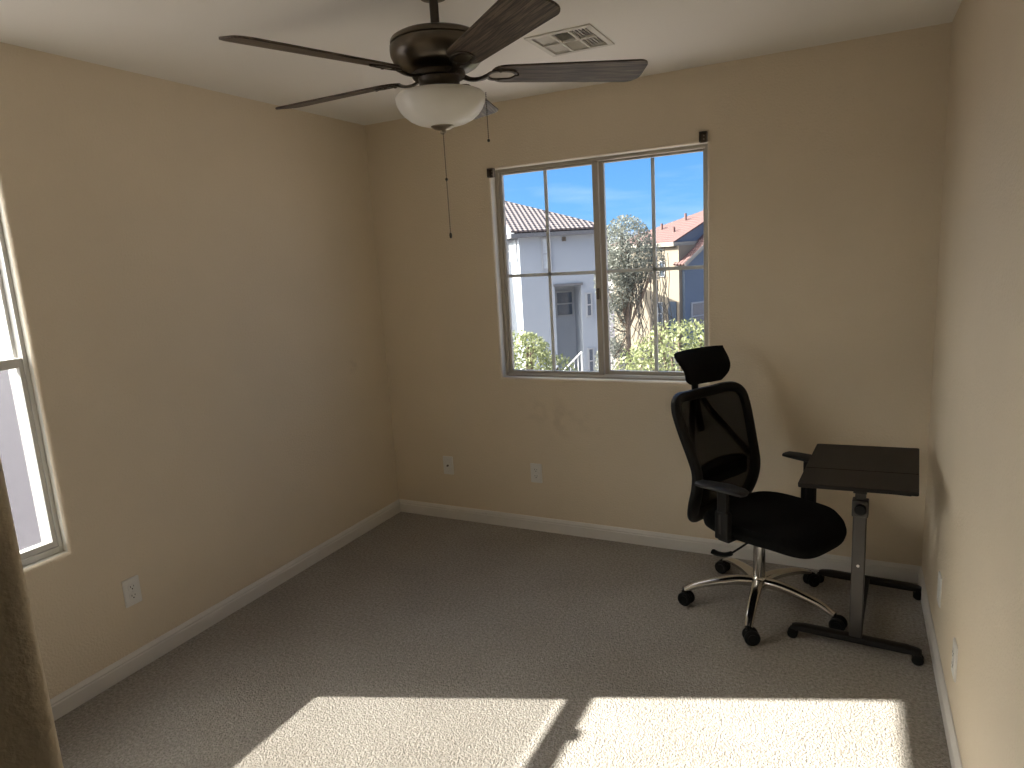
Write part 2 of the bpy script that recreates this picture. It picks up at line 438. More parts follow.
P1 = lambda u, v, d: (u, d, v)
x0, x1, z0, z1 = BW
w1 = bpy.data.objects.new('window_1', None); COL.objects.link(w1); w1['kind'] = 'structure'
bm = bmesh.new(); ring_frame(bm, P1, x0, x1, z0, z1, .022, .022, .016, .016, .06, .13)
obj('window_frame', bm, M['vinyl'], w1, bevel=.002)
bm = bmesh.new(); ring_frame(bm, P1, x0 + .022, 1.43, z0 + .016, z1 - .016, .018, .032, .016, .014, .07, .095)
s1 = obj('sliding_sash', bm, M['vinyl'], w1, bevel=.002)
bm = bmesh.new(); ring_frame(bm, P1, 1.418, x1 - .022, z0 + .016, z1 - .016, .034, .016, .020, .010, .10, .125)
s2 = obj('fixed_sash', bm, M['vinyl'], w1, bevel=.002)
for (a, b, dd, s, mx) in ((x0 + .04, 1.398, .083, s1, 1.122), (1.452, x1 - .038, .112, s2, 1.711)):
    obj('pane', pbox(P1, a, b, z0 + .03, z1 - .028, dd - .002, dd + .002), M['glass'], s)
    bm = pbox(P1, mx - .009, mx + .009, z0 + .03, z1 - .028, dd + .004, dd + .012)
    pbox(P1, a, b, 1.497, 1.515, dd + .004, dd + .012, bm)
    obj('grid_bar', bm, M['grid'], s)
obj('latch', pbox(P1, 1.405, 1.42, 1.36, 1.42, .055, .07), M['bracket'], s1, bevel=.003)
obj('sill_track', pbox(P1, x0 + .022, x1 - .022, z0, z0 + .012, .045, .062), M['vinyl'], w1)

P2 = lambda u, v, d: (-d, u, v)
y0, y1, z0, z1 = LW
w2 = bpy.data.objects.new('window_2', None); COL.objects.link(w2); w2['kind'] = 'structure'
bm = bmesh.new(); ring_frame(bm, P2, y0, y1, z0, z1, .022, .014, .024, .024, .045, .16)
obj('window_frame', bm, M['vinyl_white'], w2, bevel=.002)
bm = bmesh.new(); ring_frame(bm, P2, y0 + .022, y1 - .014, z0 + .024, 1.355, .022, .015, .024, .035, .052, .075)
t1 = obj('lower_sash', bm, M['vinyl_white'], w2, bevel=.002)
bm = bmesh.new(); ring_frame(bm, P2, y0 + .022, y1 - .014, 1.32, z1 - .024, .014, .012, .035, .012, .08, .105)
t2 = obj('upper_sash', bm, M['vinyl_white'], w2, bevel=.002)
obj('pane', pbox(P2, y0 + .044, y1 - .029, z0 + .048, 1.32, .062, .066), M['glass'], t1)
obj('pane', pbox(P2, y0 + .036, y1 - .026, 1.355, z1 - .036, .091, .095), M['glass'], t2)
obj('insect_screen', pbox(P2, y0 + .022, y1 - .014, z0 + .024, 1.34, .152, .1535), M['screen'], w2)
obj('latch', pbox(P2, -2.32, -2.26, 1.355, 1.372, .05, .07), M['vinyl_white'], t1, bevel=.003)
# blind brackets at the top corners of the back window
def bracket(x, z, label):
    t = thing('blind_bracket', label, 'bracket', (x, 0, z), 0, 'blind brackets on the back window')
    bm = BOX(((-.018, -.003, -.024), (.018, 0, .024)), ((-.018, -.030, -.024), (-.0155, 0, .024)), ((-.018, -.030, .0215), (.018, 0, .024)), ((.0155, -.030, -.024), (.018, 0, .024)))
    obj('clip', bm, M['bracket'], t, bevel=.001)
    bm = bmesh.new(); cyl(bm, .0035, (0, -.006, -.008), (0, -.002, -.008), 10); cyl(bm, .0035, (0, -.006, .008), (0, -.002, .008), 10)
    obj('screw', bm, M['iron_bright'], t, smooth=True)
bracket(.843, 2.076, 'small dark blind bracket at the top left corner of the window')
bracket(1.992, 2.120, 'small dark blind bracket at the top right corner of the window')

# ------------------------------------------------------------------ wall plates
def rrect(w, h, r, n=5):
    o = []
    for cx, cy, a in ((w - r, h - r, 0), (-w + r, h - r, 90), (-w + r, -h + r, 180), (w - r, -h + r, 270)):
        for k in range(n + 1): o.append((cx + r * math.cos(R(a + 90 * k / n)), cy + r * math.sin(R(a + 90 * k / n))))
    return o
def plate(kind, loc, rotz, name, label, cat):
    # local: wall plane XZ, sticks out to -Y
    t = thing(name, label, cat, loc, rotz, 'wall plates low on the walls')
    up = Matrix.Rotation(PI / 2, 4, 'X')     # local XY outline -> XZ, +Z -> -Y
    bm = bmesh.new(); prism(bm, rrect(.036, .0585, .004), 0, .004, up); prism(bm, rrect(.033, .0555, .004), .004, .0058, up)
    obj('cover_plate', bm, M['plate'], t)
    if kind == 'duplex':
        for s in (-1, 1):
            bm = bmesh.new(); mt = up @ Matrix.Translation((0, s * .0195, 0))
            prism(bm, rrect(.017, .0145, .008), .005, .0075, mt)
            rc = obj('receptacle', bm, M['plate'], t)
            bm = bmesh.new()
            prism(bm, [(-.0078, .0), (-.0058, .0), (-.0058, .008), (-.0078, .008)], .0072, .0082, mt)
            prism(bm, [(.0058, .001), (.0078, .001), (.0078, .007), (.0058, .007)], .0072, .0082, mt)
            prism(bm, [(.0025 * math.cos(a * PI / 6), -.0065 + .0028 * math.sin(a * PI / 6)) for a in range(12)], .0072, .0082, mt)
            obj('slots', bm, M['slot'], rc)
        bm = bmesh.new(); cyl(bm, .003, (0, -.005, 0), (0, -.0075, 0), 10); obj('screw', bm, M['vinyl_white'], t)
    elif kind == 'coax':
        bm = bmesh.new(); cyl(bm, .0065, (0, -.005, 0), (0, -.009, 0), 6); cyl(bm, .0048, (0, -.009, 0), (0, -.017, 0), 14)
        obj('coax_jack', bm, M['bracket'], t, smooth=True)
        for s in (-1, 1):
            bm = bmesh.new(); cyl(bm, .003, (0, -.005, s * .04), (0, -.0072, s * .04), 10); obj('screw', bm, M['vinyl_white'], t)
    else:
        for s in (-1, 1):
            bm = bmesh.new(); cyl(bm, .003, (0, -.005, s * .04), (0, -.0072, s * .04), 10); obj('screw', bm, M['vinyl_white'], t)
    return t
plate('coax', (.407, 0, .352), 0, 'cable_wall_plate', 'white cable plate with one centre jack, on the back wall near the left corner', 'wall plate')
plate('duplex', (1.015, 0, .357), 0, 'power_outlet', 'white double power outlet on the back wall below the window', 'outlet')
plate('duplex', (0, -1.854, .338), PI / 2, 'power_outlet', 'white double power outlet on the left wall, right of the side window', 'outlet')
plate('blank', (W, -.672, .297), -PI / 2, 'wall_plate', 'white wall plate on the right wall, the one nearer the table', 'wall plate')
plate('duplex', (W, -1.12, .275), -PI / 2, 'power_outlet', 'white double power outlet on the right wall, the one nearer the camera', 'outlet')

# ------------------------------------------------------------------ ceiling vent
vt = thing('ceiling_vent', 'white square louvred air vent in the ceiling behind the fan', 'vent', ((VX0 + VX1) / 2, (VY0 + VY1) / 2, H))
hx, hy = (VX1 - VX0) / 2, (VY1 - VY0) / 2
bm = bmesh.new()
for (a, b) in (((-hx - .022, -hy - .022), (hx + .022, -hy)), ((-hx - .022, hy), (hx + .022, hy + .022)), ((-hx - .022, -hy), (-hx, hy)), ((hx, -hy), (hx + .022, hy))):
    bx(bm, (a[0], a[1], -.006), (b[0], b[1], 0))
obj('frame', bm, M['vent'], vt, bevel=.002)
bm = BOX(((-hx, -hy, .07), (hx, hy, .10))); obj('dark_backing', bm, M['vent_shade'], vt)  # near-black backing slab stands in for the shade inside the duct
bm = bmesh.new(); c3 = (2 * hx) / 3
for xx in (-hx + c3, hx - c3): bx(bm, (xx - .004, -hy, -.004), (xx + .004, hy, .004))
bx(bm, (-hx, -.005, -.004), (hx, .005, .004))
obj('divider', bm, M['vent'], vt)
for ci in range(3):
    for rj in range(2):
        cx0 = -hx + ci * c3 + .004; cx1 = cx0 + c3 - .008
        cy0 = (-hy if rj == 0 else .005); cy1 = (-.005 if rj == 0 else hy)
        bm = bmesh.new()
        if ci == 1:      # slats run along x
            n = 8; tilt = R(17) if rj == 0 else R(-38)
            for k in range(n):
                yy = cy0 + (k + .5) * (cy1 - cy0) / n
                mt = Matrix.Translation(((cx0 + cx1) / 2, yy, .006)) @ Matrix.Rotation(tilt, 4, 'X')
                bx(bm, (-(cx1 - cx0) / 2, -.010, -.0005), ((cx1 - cx0) / 2, .010, .0005), mt)
        else:            # slats run along y
            n = 5; tilt = R(-40) if ci == 0 else R(26)
            for k in range(n):
                xx = cx0 + (k + .5) * (cx1 - cx0) / n
                mt = Matrix.Translation((xx, (cy0 + cy1) / 2, .006)) @ Matrix.Rotation(tilt, 4, 'Y')
                bx(bm, (-.0085, -(cy1 - cy0) / 2, -.0005), (.0085, (cy1 - cy0) / 2, .0005), mt)
        obj('louver_bank', bm, M['vent'], vt)

# ------------------------------------------------------------------ ceiling fan
FX, FY = 1.497, -1.566
fan = thing('ceiling_fan', 'bronze ceiling fan with five dark wood blades and a white glass bowl light', 'ceiling fan', (FX, FY, H))
Z = lambda z: z - H
bm = bmesh.new(); lathe(bm, [(.0, 0), (.066, 0), (.068, -.006), (.064, -.022), (.050, -.040), (.038, -.048), (.039, -.054), (.02, -.057), (0, -.057)])
obj('canopy', bm, M['bronze'], fan, smooth=True)
bm = bmesh.new(); cyl(bm, .0135, (0, 0, -.05), (0, 0, Z(2.268)), 24); lathe(bm, [(.0, Z(2.302)), (.021, Z(2.302)), (.024, Z(2.297)), (.024, Z(2.282)), (0, Z(2.282))], 24)
obj('downrod', bm, M['bronze_dark'], fan, smooth=True)
bm = bmesh.new(); lathe(bm, [(0, Z(2.285)), (.09, Z(2.285)), (.124, Z(2.280)), (.136, Z(2.273)), (.140, Z(2.266)), (.140, Z(2.260)), (.135, Z(2.258)), (.135, Z(2.2555)), (.142, Z(2.253)),
                             (.143, Z(2.242)), (.142, Z(2.226)), (.134, Z(2.208)), (.119, Z(2.193)), (.096, Z(2.181)), (.080, Z(2.176)), (0, Z(2.176))], 64)
obj('motor_housing', bm, M['bronze'], fan, smooth=True)
bm = bmesh.new(); lathe(bm, [(0, Z(2.178)), (.079, Z(2.178)), (.081, Z(2.174)), (.081, Z(2.164)), (.078, Z(2.160)), (0, Z(2.160))], 48)
obj('flywheel', bm, M['bronze_dark'], fan, smooth=True)
bm = bmesh.new(); lathe(bm, [(0, Z(2.162)), (.066, Z(2.162)), (.062, Z(2.155)), (.0615, Z(2.135)), (.066, Z(2.128)), (0, Z(2.128))], 48)
obj('switch_housing', bm, M['bronze_dark'], fan, smooth=True)
bm = bmesh.new(); lathe(bm, [(0, Z(2.130)), (.066, Z(2.129)), (.115, Z(2.114)), (.132, Z(2.106)), (.132, Z(2.102)), (0, Z(2.102))], 48)
obj('light_pan', bm, M['bronze_dark'], fan, smooth=True)
bm = bmesh.new()
out = [(.1355, 2.110), (.1375, 2.105), (.1375, 2.098), (.135, 2.085), (.128, 2.070), (.116, 2.055), (.099, 2.041), (.079, 2.031), (.054, 2.024), (.030, 2.0205), (.008, 2.020)]
inn = [(max(r - .004, .004), z + .0035) for r, z in out[::-1]]
lathe(bm, [(r, Z(z)) for r, z in out + inn], 64, closed=True)
obj('glass_bowl', bm, M['bowl'], fan, smooth=True)
bm = bmesh.new(); lathe(bm, [(0, Z(2.036)), (.034, Z(2.034)), (.038, Z(2.029)), (.036, Z(2.020)), (.027, Z(2.013)), (.016, Z(2.011)), (.010, Z(2.008)), (.010, Z(2.002)), (.005, Z(1.997)), (0, Z(1.996))], 32)
obj('finial', bm, M['iron_bright'], fan, smooth=True)
def chain(x, y, za, zb, beads, nm):
    bm = bmesh.new(); n = int((za - zb) / .0055)
    for i in range(n):
        z = za - (za - zb) * i / n
        lathe(bm, [(0, .0021), (.0018, .001), (.0018, -.001), (0, -.0021)], 5, Vector((x, y, z)))
    cyl(bm, .0007, (x, y, za), (x, y, zb), 5)
    o = obj(nm, bm, M['chain'], fan)
    for z, s in beads:
        bm = bmesh.new(); lathe(bm, [(0, .010 * s), (.0035, .007 * s), (.0045, 0), (.0035, -.007 * s), (0, -.010 * s)], 12, Vector((x, y, z)))
        obj('bead', bm, M['bronze_dark'], o, smooth=True)
chain(.004, -.006, Z(2.0), Z(1.69), [(Z(1.862), .5), (Z(1.69), 1.)], 'pull_chain')
chain(.123, .066, Z(2.112), Z(1.97), [(Z(1.972), .5)], 'pull_chain')

def blade_outline():
    # root rounded at r=.165, widening to the tip at r=.665
    o = []
    r0, r1, w0, w1_ = .160, .650, .052, .069
    for k in range(9):                       # tip corner, +side then -side
        a = R(90 - 90 * k / 8); o.append((r1 - .045 + .045 * math.cos(a), w1_ - .045 + .045 * math.sin(a)))
    for k in range(9):
        a = R(-90 * k / 8); o.append((r1 - .030 + .030 * math.cos(a), -w1_ + .030 + .030 * math.sin(a)))
    for k in range(9):
        a = R(-90 - 90 * k / 8); o.append((r0 + .045 + .045 * math.cos(a), -w0 + .045 + .045 * math.sin(a)))
    for k in range(9):
        a = R(180 - 90 * k / 8); o.append((r0 + .045 + .045 * math.cos(a), w0 - .045 + .045 * math.sin(a)))
    return o
PITCH = R(-12)
def make_blade(az):
    e = Matrix.Rotation(az, 4, 'Z') @ Matrix.Translation((0, 0, Z(2.170))) @ Matrix.Rotation(PITCH, 4, 'X')
    bm = bmesh.new(); prism(bm, blade_outline(), -.003, .003)
    b = obj('blade', bm, M['wood'], fan, bevel=.0015); b.matrix_local = e
    # blade iron: curved arm from the flywheel, forked plate with an open slot under the blade
    bm = bmesh.new()
    arm = spline([(.070, 0, -.004), (.095, .004, -.013), (.125, .004, -.013), (.150, 0, -.006)], 5)
    sweep(bm, arm, [.013 - .003 * math.sin(PI * i / (len(arm) - 1)) for i in range(len(arm))], .0045, seg=10, power=3)
    for s in (-1, 1):
        sweep(bm, spline([(.147, 0, -.006), (.158, s * .020, -.0055), (.185, s * .027, -.005), (.225, s * .022, -.005), (.243, 0, -.005)], 5), .006, .0025, seg=8, power=3)
    ir = obj('blade_iron', bm, M['bronze_dark'], b, smooth=True)
    bm = bmesh.new(); prism(bm, [(.158, -.017), (.170, -.021), (.222, -.017), (.234, 0), (.222, .017), (.170, .021), (.158, .017), (.153, 0)], -.0048, -.0031)
    obj('slot_plate', bm, M['iron_bright'], b)
    for (sx, sy) in ((.187, .027), (.187, -.027), (.242, 0)):
        bm = bmesh.new(); lathe(bm, [(0, -.0095), (.004, -.009), (.0055, -.007), (.0055, -.004), (0, -.004)], 10, Vector((sx, sy, 0)))
        obj('screw', bm, M['bronze_dark'], b)
for k in range(5): make_blade(R(250.7 - 72 * k))

# ------------------------------------------------------------------ office chair
CH = thing('office_chair', 'black high-back mesh office chair with headrest and chrome star base', 'chair', (2.302, -.484, 0), R(-28))
# local: +X forward, +Y the chair's left
bm = bmesh.new(); lathe(bm, [(0, .085), (.030, .085), (.036, .095), (.036, .135), (.031, .145), (0, .145)], 32)
obj('hub', bm, M['chrome'], CH, smooth=True)
bm = bmesh.new(); cyl(bm, .026, (0, 0, .14), (0, 0, .30), 28); cyl(bm, .015, (0, 0, .295), (0, 0, .385), 20)
obj('gas_lift', bm, M['chrome'], CH, smooth=True)
for k in range(5):
    a = R(-90.5 + 28 + 72 * k); c, s = math.cos(a), math.sin(a)
    P = lambda r, z: (r * c, r * s, z)
    bm = bmesh.new()
    pts = spline([P(.022, .117), P(.09, .122), P(.17, .114), P(.26, .096), P(.326, .068)], 5)
    n = len(pts); sweep(bm, pts, [.028 - .012 * i / (n - 1) for i in range(n)], [.022 - .011 * i / (n - 1) for i in range(n)], seg=14, power=2.6)
    obj('leg', bm, M['chrome'], CH, smooth=True)
    # caster
    ca = [R(50), R(15), R(75), R(190), R(10)][k]
    u = Vector((math.cos(ca), math.sin(ca), 0)); v = Vector((-u.y, u.x, 0)); b0 = Vector(P(.330, 0)); ax = b0 + u * .012
    bm = bmesh.new(); cyl(bm, .0055, b0 + Vector((0, 0, .045)), b0 + Vector((0, 0, .078)), 12)
    hood = []
    for q in range(13):
        t = R(-20 + 200 * q / 12); hood.append(ax + u * (.0255 * math.cos(t)) + Vector((0, 0, .0320 + .0275 * math.sin(t))))
    sweep(bm, hood, .006, .0035, up=v, seg=10)
    sweep(bm, hood, .0035, .006, up=v, seg=10)
    cyl(bm, .010, b0 + Vector((0, 0, .047)), b0 + Vector((0, 0, .062)), 14)
    cs = obj('caster', bm, M['plastic'], CH, smooth=True)
    for sd in (-1, 1):
        bm = bmesh.new()
        prof = [(0, -.009), (.020, -.009), (.0295, -.008), (.032, -.004), (.032, .004), (.0295, .008), (.021, .009), (.016, .005), (0, .005)]
        lathe(bm, prof, 28)
        rot = Vector((0, 0, 1)).rotation_difference(v * sd).to_matrix().to_4x4()
        wv = ax + v * sd * .0175
        bmesh.ops.transform(bm, matrix=Matrix.Translation((wv.x, wv.y, .032)) @ rot, verts=bm.verts)
        obj('wheel', bm, M['plastic'], cs, smooth=True)
for o in CH.children: o.location.y += .02
# seat cushion
def seat_pt(a):
    c, s = math.cos(a), math.sin(a); p = 2 / 3.4
    x = math.copysign(abs(c) ** p, c); y = math.copysign(abs(s) ** p, s)
    return x, y
bm = bmesh.new(); NS = 56
lev = [(.0, -.024, 0), (.80, -.026, 0), (.93, -.022, 0), (.985, -.010, 0), (1.0, .006, 0), (.985, .020, 0), (.93, .031, 1), (.80, .035, 1), (.55, .035, 1), (.28, .033, 1), (0, .032, 1)]
rings = []
def seat_z(x, y, dz, f):
    z = .434 + dz
    z -= .045 * max(0, (x - .19) / .14) ** 2          # waterfall front edge
    z += .010 * f * max(0, abs(y) / .25 - .3)          # raised sides
    return z
for f, dz, top in lev:
    if f == 0: rings.append([bm.verts.new((.075, 0, seat_z(.075, 0, dz, 0)))]); continue
    rg = []
    for i in range(NS):
        x, y = seat_pt(2 * PI * i / NS)
        X = .085 + x * .252 * f; Y = y * (.252 - .010 * x) * f
        rg.append(bm.verts.new((X, Y, seat_z(X, Y, dz, top))))
    rings.append(rg)
for k in range(len(rings) - 1):
    a, b = rings[k], rings[k + 1]
    for i in range(NS):
        j = (i + 1) % NS
        if len(a) == 1: bm.faces.new((a[0], b[i], b[j]))
        elif len(b) == 1: bm.faces.new((a[i], a[j], b[0]))
        else: bm.faces.new((a[i], a[j], b[j], b[i]))
obj('seat', bm, M['fabric'], CH, smooth=True)
bm = bmesh.new(); prism(bm, [(.075 + seat_pt(2 * PI * i / 40)[0] * .20, seat_pt(2 * PI * i / 40)[1] * .20) for i in range(40)], .395, .416)
obj('seat_pan', bm, M['plastic'], CH, bevel=.006)
bm = BOX(((-.10, -.075, .355), (.14, .075, .398))); bx(bm, (-.06, -.045, .335), (.09, .045, .358)); cyl(bm, .022, (.125, -.03, .362), (.125, .05, .362), 18)
bx(bm, (-.22, -.04, .372), (-.08, .04, .392))
obj('tilt_mechanism', bm, M['plastic'], CH, bevel=.006)
bm = bmesh.new(); sweep(bm, spline([(0.075, -0.070, 0.384), (0.065, -0.130, 0.378), (0.042, -0.185, 0.350), (0.020, -0.207, 0.328)], 6), .0045, .0045, seg=8)
lv = obj('tilt_lever', bm, M['plastic'], CH, smooth=True)
bm = bmesh.new(); sweep(bm, spline([(0.025, -0.205, 0.330), (0.000, -0.222, 0.320), (-0.030, -0.232, 0.318), (-0.055, -0.238, 0.324)], 5), [.010] + [.019] * 14 + [.012], [.008] * 16, seg=10)
obj('paddle', bm, M['plastic'], lv, smooth=True)
# backrest frame: centreline in (y, z), x from the lumbar profile, pushed back towards the middle
def back_x(y, z):
    prof = [(.40, -.190), (.46, -.170), (.52, -.155), (.60, -.138), (.66, -.148), (.74, -.178), (.82, -.210), (.90, -.240), (.98, -.268)]
    if z <= prof[0][0]: x = prof[0][1]
    elif z >= prof[-1][0]: x = prof[-1][1]
    else:
        for (a, xa), (b, xb) in zip(prof, prof[1:]):
            if a <= z <= b: t = (z - a) / (b - a); x = xa + (xb - xa) * t; break
    return x - .055 * (1 - min(1, (y / .235)) ** 2) if abs(y) < .235 else x
half = [(.0, .945), (.08, .946), (.155, .952), (.207, .945), (.232, .915), (.235, .87), (.228, .80), (.216, .72), (.207, .64), (.207, .57), (.203, .50), (.186, .445), (.150, .418), (.08, .408), (0, .406)]
outl = half + [(-y, z) for y, z in half[-2:0:-1]]
P3d = [(back_x(y, z), y, z) for y, z in outl]
loop = spline(P3d, 5, closed=True)
bm = bmesh.new()
ww = [.024 if p.z > .66 else .024 + .012 * min(1, (.66 - p.z) / .15) for p in loop]
sweep(bm, loop, ww, .018, up=(1, 0, 0), seg=12, closed=True, power=2.6)
obj('backrest_frame', bm, M['plastic'], CH, smooth=True)
# mesh panel
bm = bmesh.new(); rows = []
zs = [.415 + (.945 - .415) * i / 24 for i in range(25)]
def halfw(z):
    pts = [(.41, .14), (.445, .186), (.50, .203), (.57, .207), (.64, .207), (.72, .216), (.80, .228), (.87, .235), (.915, .232), (.945, .207)]
    for (a, ya), (b, yb) in zip(pts, pts[1:]):
        if a <= z <= b: return ya + (yb - ya) * (z - a) / (b - a)
    return pts[-1][1] if z > .9 else pts[0][1]
for z in zs:
    h = halfw(z); rows.append([bm.verts.new((back_x(h * t / 8, z) + .004, h * t / 8, z)) for t in range(-8, 9)])
for a, b in zip(rows, rows[1:]):
    for i in range(16): bm.faces.new((a[i], a[i + 1], b[i + 1], b[i]))
o = obj('backrest_mesh', bm, M['sheer'], CH, smooth=True)
sm = o.modifiers.new('thick', 'SOLIDIFY'); sm.thickness = .0012
# inverted-V brace behind the mesh, spine and lumbar pad
for s in (-1, 1):
    bm = bmesh.new()
    pts = spline([(back_x(s * .02, .93) - .020, s * .022, .93), (back_x(s * .08, .84) - .026, s * .075, .84), (back_x(s * .14, .74) - .024, s * .138, .74), (back_x(s * .19, .64) - .014, s * .195, .64)], 5)
    sweep(bm, pts, .015, .010, up=(1, 0, 0), seg=10, power=2.6); obj('back_brace', bm, M['plastic'], CH, smooth=True)
bm = bmesh.new()
sweep(bm, spline([(-.20, 0, .385), (-.275, 0, .40), (-.285, 0, .46), (-.262, 0, .54), (-.245, 0, .60)], 6), .030, .012, up=(1, 0, 0), seg=12, power=3); obj('back_stem', bm, M['plastic'], CH, smooth=True)
bm = bmesh.new()
lum = []
for t in range(-6, 7):
    y = t / 6 * .165; lum.append((back_x(y, .60) - .012, y, .60))
hs = [.032 + .030 * math.sqrt(max(0, 1 - (abs(t) / 6.6) ** 2)) for t in range(-6, 7)]
sweep(bm, lum, [.012] * 13, hs, up=(0, 0, 1), seg=16, power=2.6)
obj('lumbar_pad', bm, M['fabric'], CH, smooth=True)
# headrest: tongue bracket + saddle-shaped pad
bm = bmesh.new()
sweep(bm, spline([(-.300, 0, .765), (-.320, 0, .86), (-.333, 0, .94), (-.335, 0, 1.0), (-.326, 0, 1.05)], 6), [.022] * 6 + [.02] * 19, .008, up=(1, 0, 0), seg=12, power=3)
obj('headrest_stem', bm, M['plastic'], CH, smooth=True)
bm = bmesh.new(); rows = []
NU, NV = 20, 12
def hr(u, v):       # u -1..1 across, v -1..1 up
    hw = (.148 + .036 * ((v + 1) / 2) ** 1.3) * (1 - .35 * max(0, (-v - .35) / .65) ** 2.5) * (1 - .06 * max(0, v - .6) / .4)
    y = .024 + u * hw
    z = 1.062 + v * .080 * (1 - .12 * abs(u) ** 3) + .010 * abs(u) ** 2 * (v > 0) * v
    x = -.262 - .055 * (z - .98) / .16 - .050 * (1 - u * u) + .012 * math.cos(v * PI)
    return Vector((x, y, z))
for side in (0, 1):
    g = []
    for j in range(NV + 1):
        v = -1 + 2 * j / NV; row = []
        for i in range(NU + 1):
            u = -1 + 2 * i / NU
            ed = max(0, (1 - abs(u) ** 3.5)) ** .5 * max(0, (1 - abs(v) ** 4)) ** .5
            p = hr(u, v); p.x += (.020 if side else -.014) * ed
            row.append(bm.verts.new(p))
        g.append(row)
    for a, b in zip(g, g[1:]):
        for i in range(NU): bm.faces.new((a[i], a[i + 1], b[i + 1], b[i]))
bmesh.ops.remove_doubles(bm, verts=bm.verts, dist=1e-4)
o = obj('headrest', bm, M['fabric'], CH, smooth=True)
# armrests
for s in (-1, 1):
    y = s * .292; fw = .022 if s > 0 else 0
    bm = bmesh.new()
    pts = [(-.082, y, .641), (-.073, y, .641), (-.035, y, .643), (.05, y, .646), (.115, y, .644), (.138, y, .640), (.146, y, .637)]
    pts = [(a + fw, b - s * .01 * (a / .16), c) for a, b, c in pts]
    sweep(bm, pts, [.016, .032, .040, .045, .043, .034, .014], [.005, .009, .010, .011, .010, .008, .005], seg=16, power=2.8)
    obj('armrest_pad', bm, M['plastic_grey'], CH, smooth=True)
    bm = bmesh.new(); bx(bm, (.020 + fw, y - .012, .47), (.068 + fw, y + .012, .634)); bx(bm, (.012 + fw, y - .015, .425), (.076 + fw, y + .015, .545))
    bx(bm, (.016 + fw, min(y, y - s * .16), .412), (.072 + fw, max(y, y - s * .16), .430))
    ap = obj('armrest_post', bm, M['plastic'], CH, bevel=.006)
    bm = bmesh.new(); bx(bm, (.034 + fw, y - .0165, .45), (.046 + fw, y + .0165, .535)); obj('post_slot', bm, M['plastic_grey'], ap, bevel=.002)

# ------------------------------------------------------------------ rolling side table
TB = thing('rolling_table', 'small dark rolling side table with grey post in the right corner', 'table', (2.70, -.70, 0), R(-4.2))
# local: X across (0.41 wide), +Y towards the back wall
TZ = .72
def roll(o):
    o.rotation_euler = (0, R(-2.2), 0); o.location = (.714 * math.sin(R(2.2)), 0, .006)
def slab(bm, xa, xb, ya, yb, z0, z1):
    out = [(x + (xa + xb) / 2, y + (ya + yb) / 2) for x, y in rrect((xb - xa) / 2, (yb - ya) / 2, .008, 3)]
    prism(bm, out, z0, z1)
bm = bmesh.new(); slab(bm, -.204, .187, -.148, .058, TZ - .016, TZ); roll(obj('fixed_top', bm, M['top'], TB, bevel=.002))
bm = bmesh.new(); slab(bm, -.204, .187, .064, .425, TZ - .016, TZ); roll(obj('tilting_top', bm, M['top'], TB, bevel=.002))
bm = bmesh.new()
bx(bm, (-.17, .00, TZ - .026), (-.145, .40, TZ - .016)); bx(bm, (.14, .00, TZ - .026), (.165, .40, TZ - .016)); bx(bm, (-.17, -.09, TZ - .026), (.165, -.065, TZ - .016))
bx(bm, (-.02, -.10, TZ - .034), (.025, .30, TZ - .016))
obj('top_bracket', bm, M['black_metal'], TB, bevel=.002)
bm = bmesh.new(); bx(bm, (-.0235, -.016, .06), (.0235, .016, .63)); pst = obj('lower_post', bm, M['steel'], TB, bevel=.004)
bm = bmesh.new(); bx(bm, (-.0185, -.012, .60), (.0185, .012, TZ - .03)); obj('upper_post', bm, M['steel'], TB, bevel=.003)
bm = bmesh.new(); bx(bm, (-.028, -.021, .565), (.028, .021, .632)); col_ = obj('clamp_collar', bm, M['steel'], TB, bevel=.004)
bm = bmesh.new(); lathe(bm, [(0, 0), (.019, 0), (.021, .004), (.021, .016), (.017, .021), (0, .021)], 20)
bmesh.ops.transform(bm, matrix=Matrix.Translation((.002, -.021, .60)) @ Matrix.Rotation(PI / 2, 4, 'X'), verts=bm.verts)
obj('knob', bm, M['plastic'], col_, smooth=True)
bm = bmesh.new(); cyl(bm, .0055, (0, -.0155, .366), (0, -.0185, .366), 16)
o = obj('button', bm, M['plate'], pst); o['label'] = 'small white button'
bm = bmesh.new(); bx(bm, (-.02, .0, .042), (.02, .53, .068)); obj('cross_rail', bm, M['black_metal'], TB, bevel=.003)
for yy, xa, xb in ((0, -.235, .225), (.545, -.195, .225)):
    bm = bmesh.new(); sweep(bm, [(xa, yy, .050), (xa + .012, yy, .050), (xa + .05, yy, .052), (xb - .05, yy, .052), (xb - .012, yy, .050), (xb, yy, .050)], [.013, .019, .022, .022, .019, .013], [.008, .012, .015, .015, .012, .008], seg=12, power=3.5)
    obj('base_rail', bm, M['black_metal'], TB, smooth=True)
    for xx in (xa + .004, xb - .012):
        bm = bmesh.new(); cyl(bm, .005, (xx, yy, .03), (xx, yy, .045), 10); bx(bm, (xx - .012, yy - .016, .022), (xx + .012, yy + .016, .042))
        cs = obj('caster', bm, M['plastic'], TB, bevel=.003)
        for sd in (-1, 1):
            bm = bmesh.new(); lathe(bm, [(0, -.006), (.017, -.006), (.0205, -.003), (.0205, .003), (.017, .006), (.008, .004), (0, .004)], 20)
            bmesh.ops.transform(bm, matrix=Matrix.Translation((xx, yy + sd * .011, .0205)) @ Matrix.Rotation(PI / 2 * -sd, 4, 'X'), verts=bm.verts)
            obj('wheel', bm, M['plastic'], cs, smooth=True)

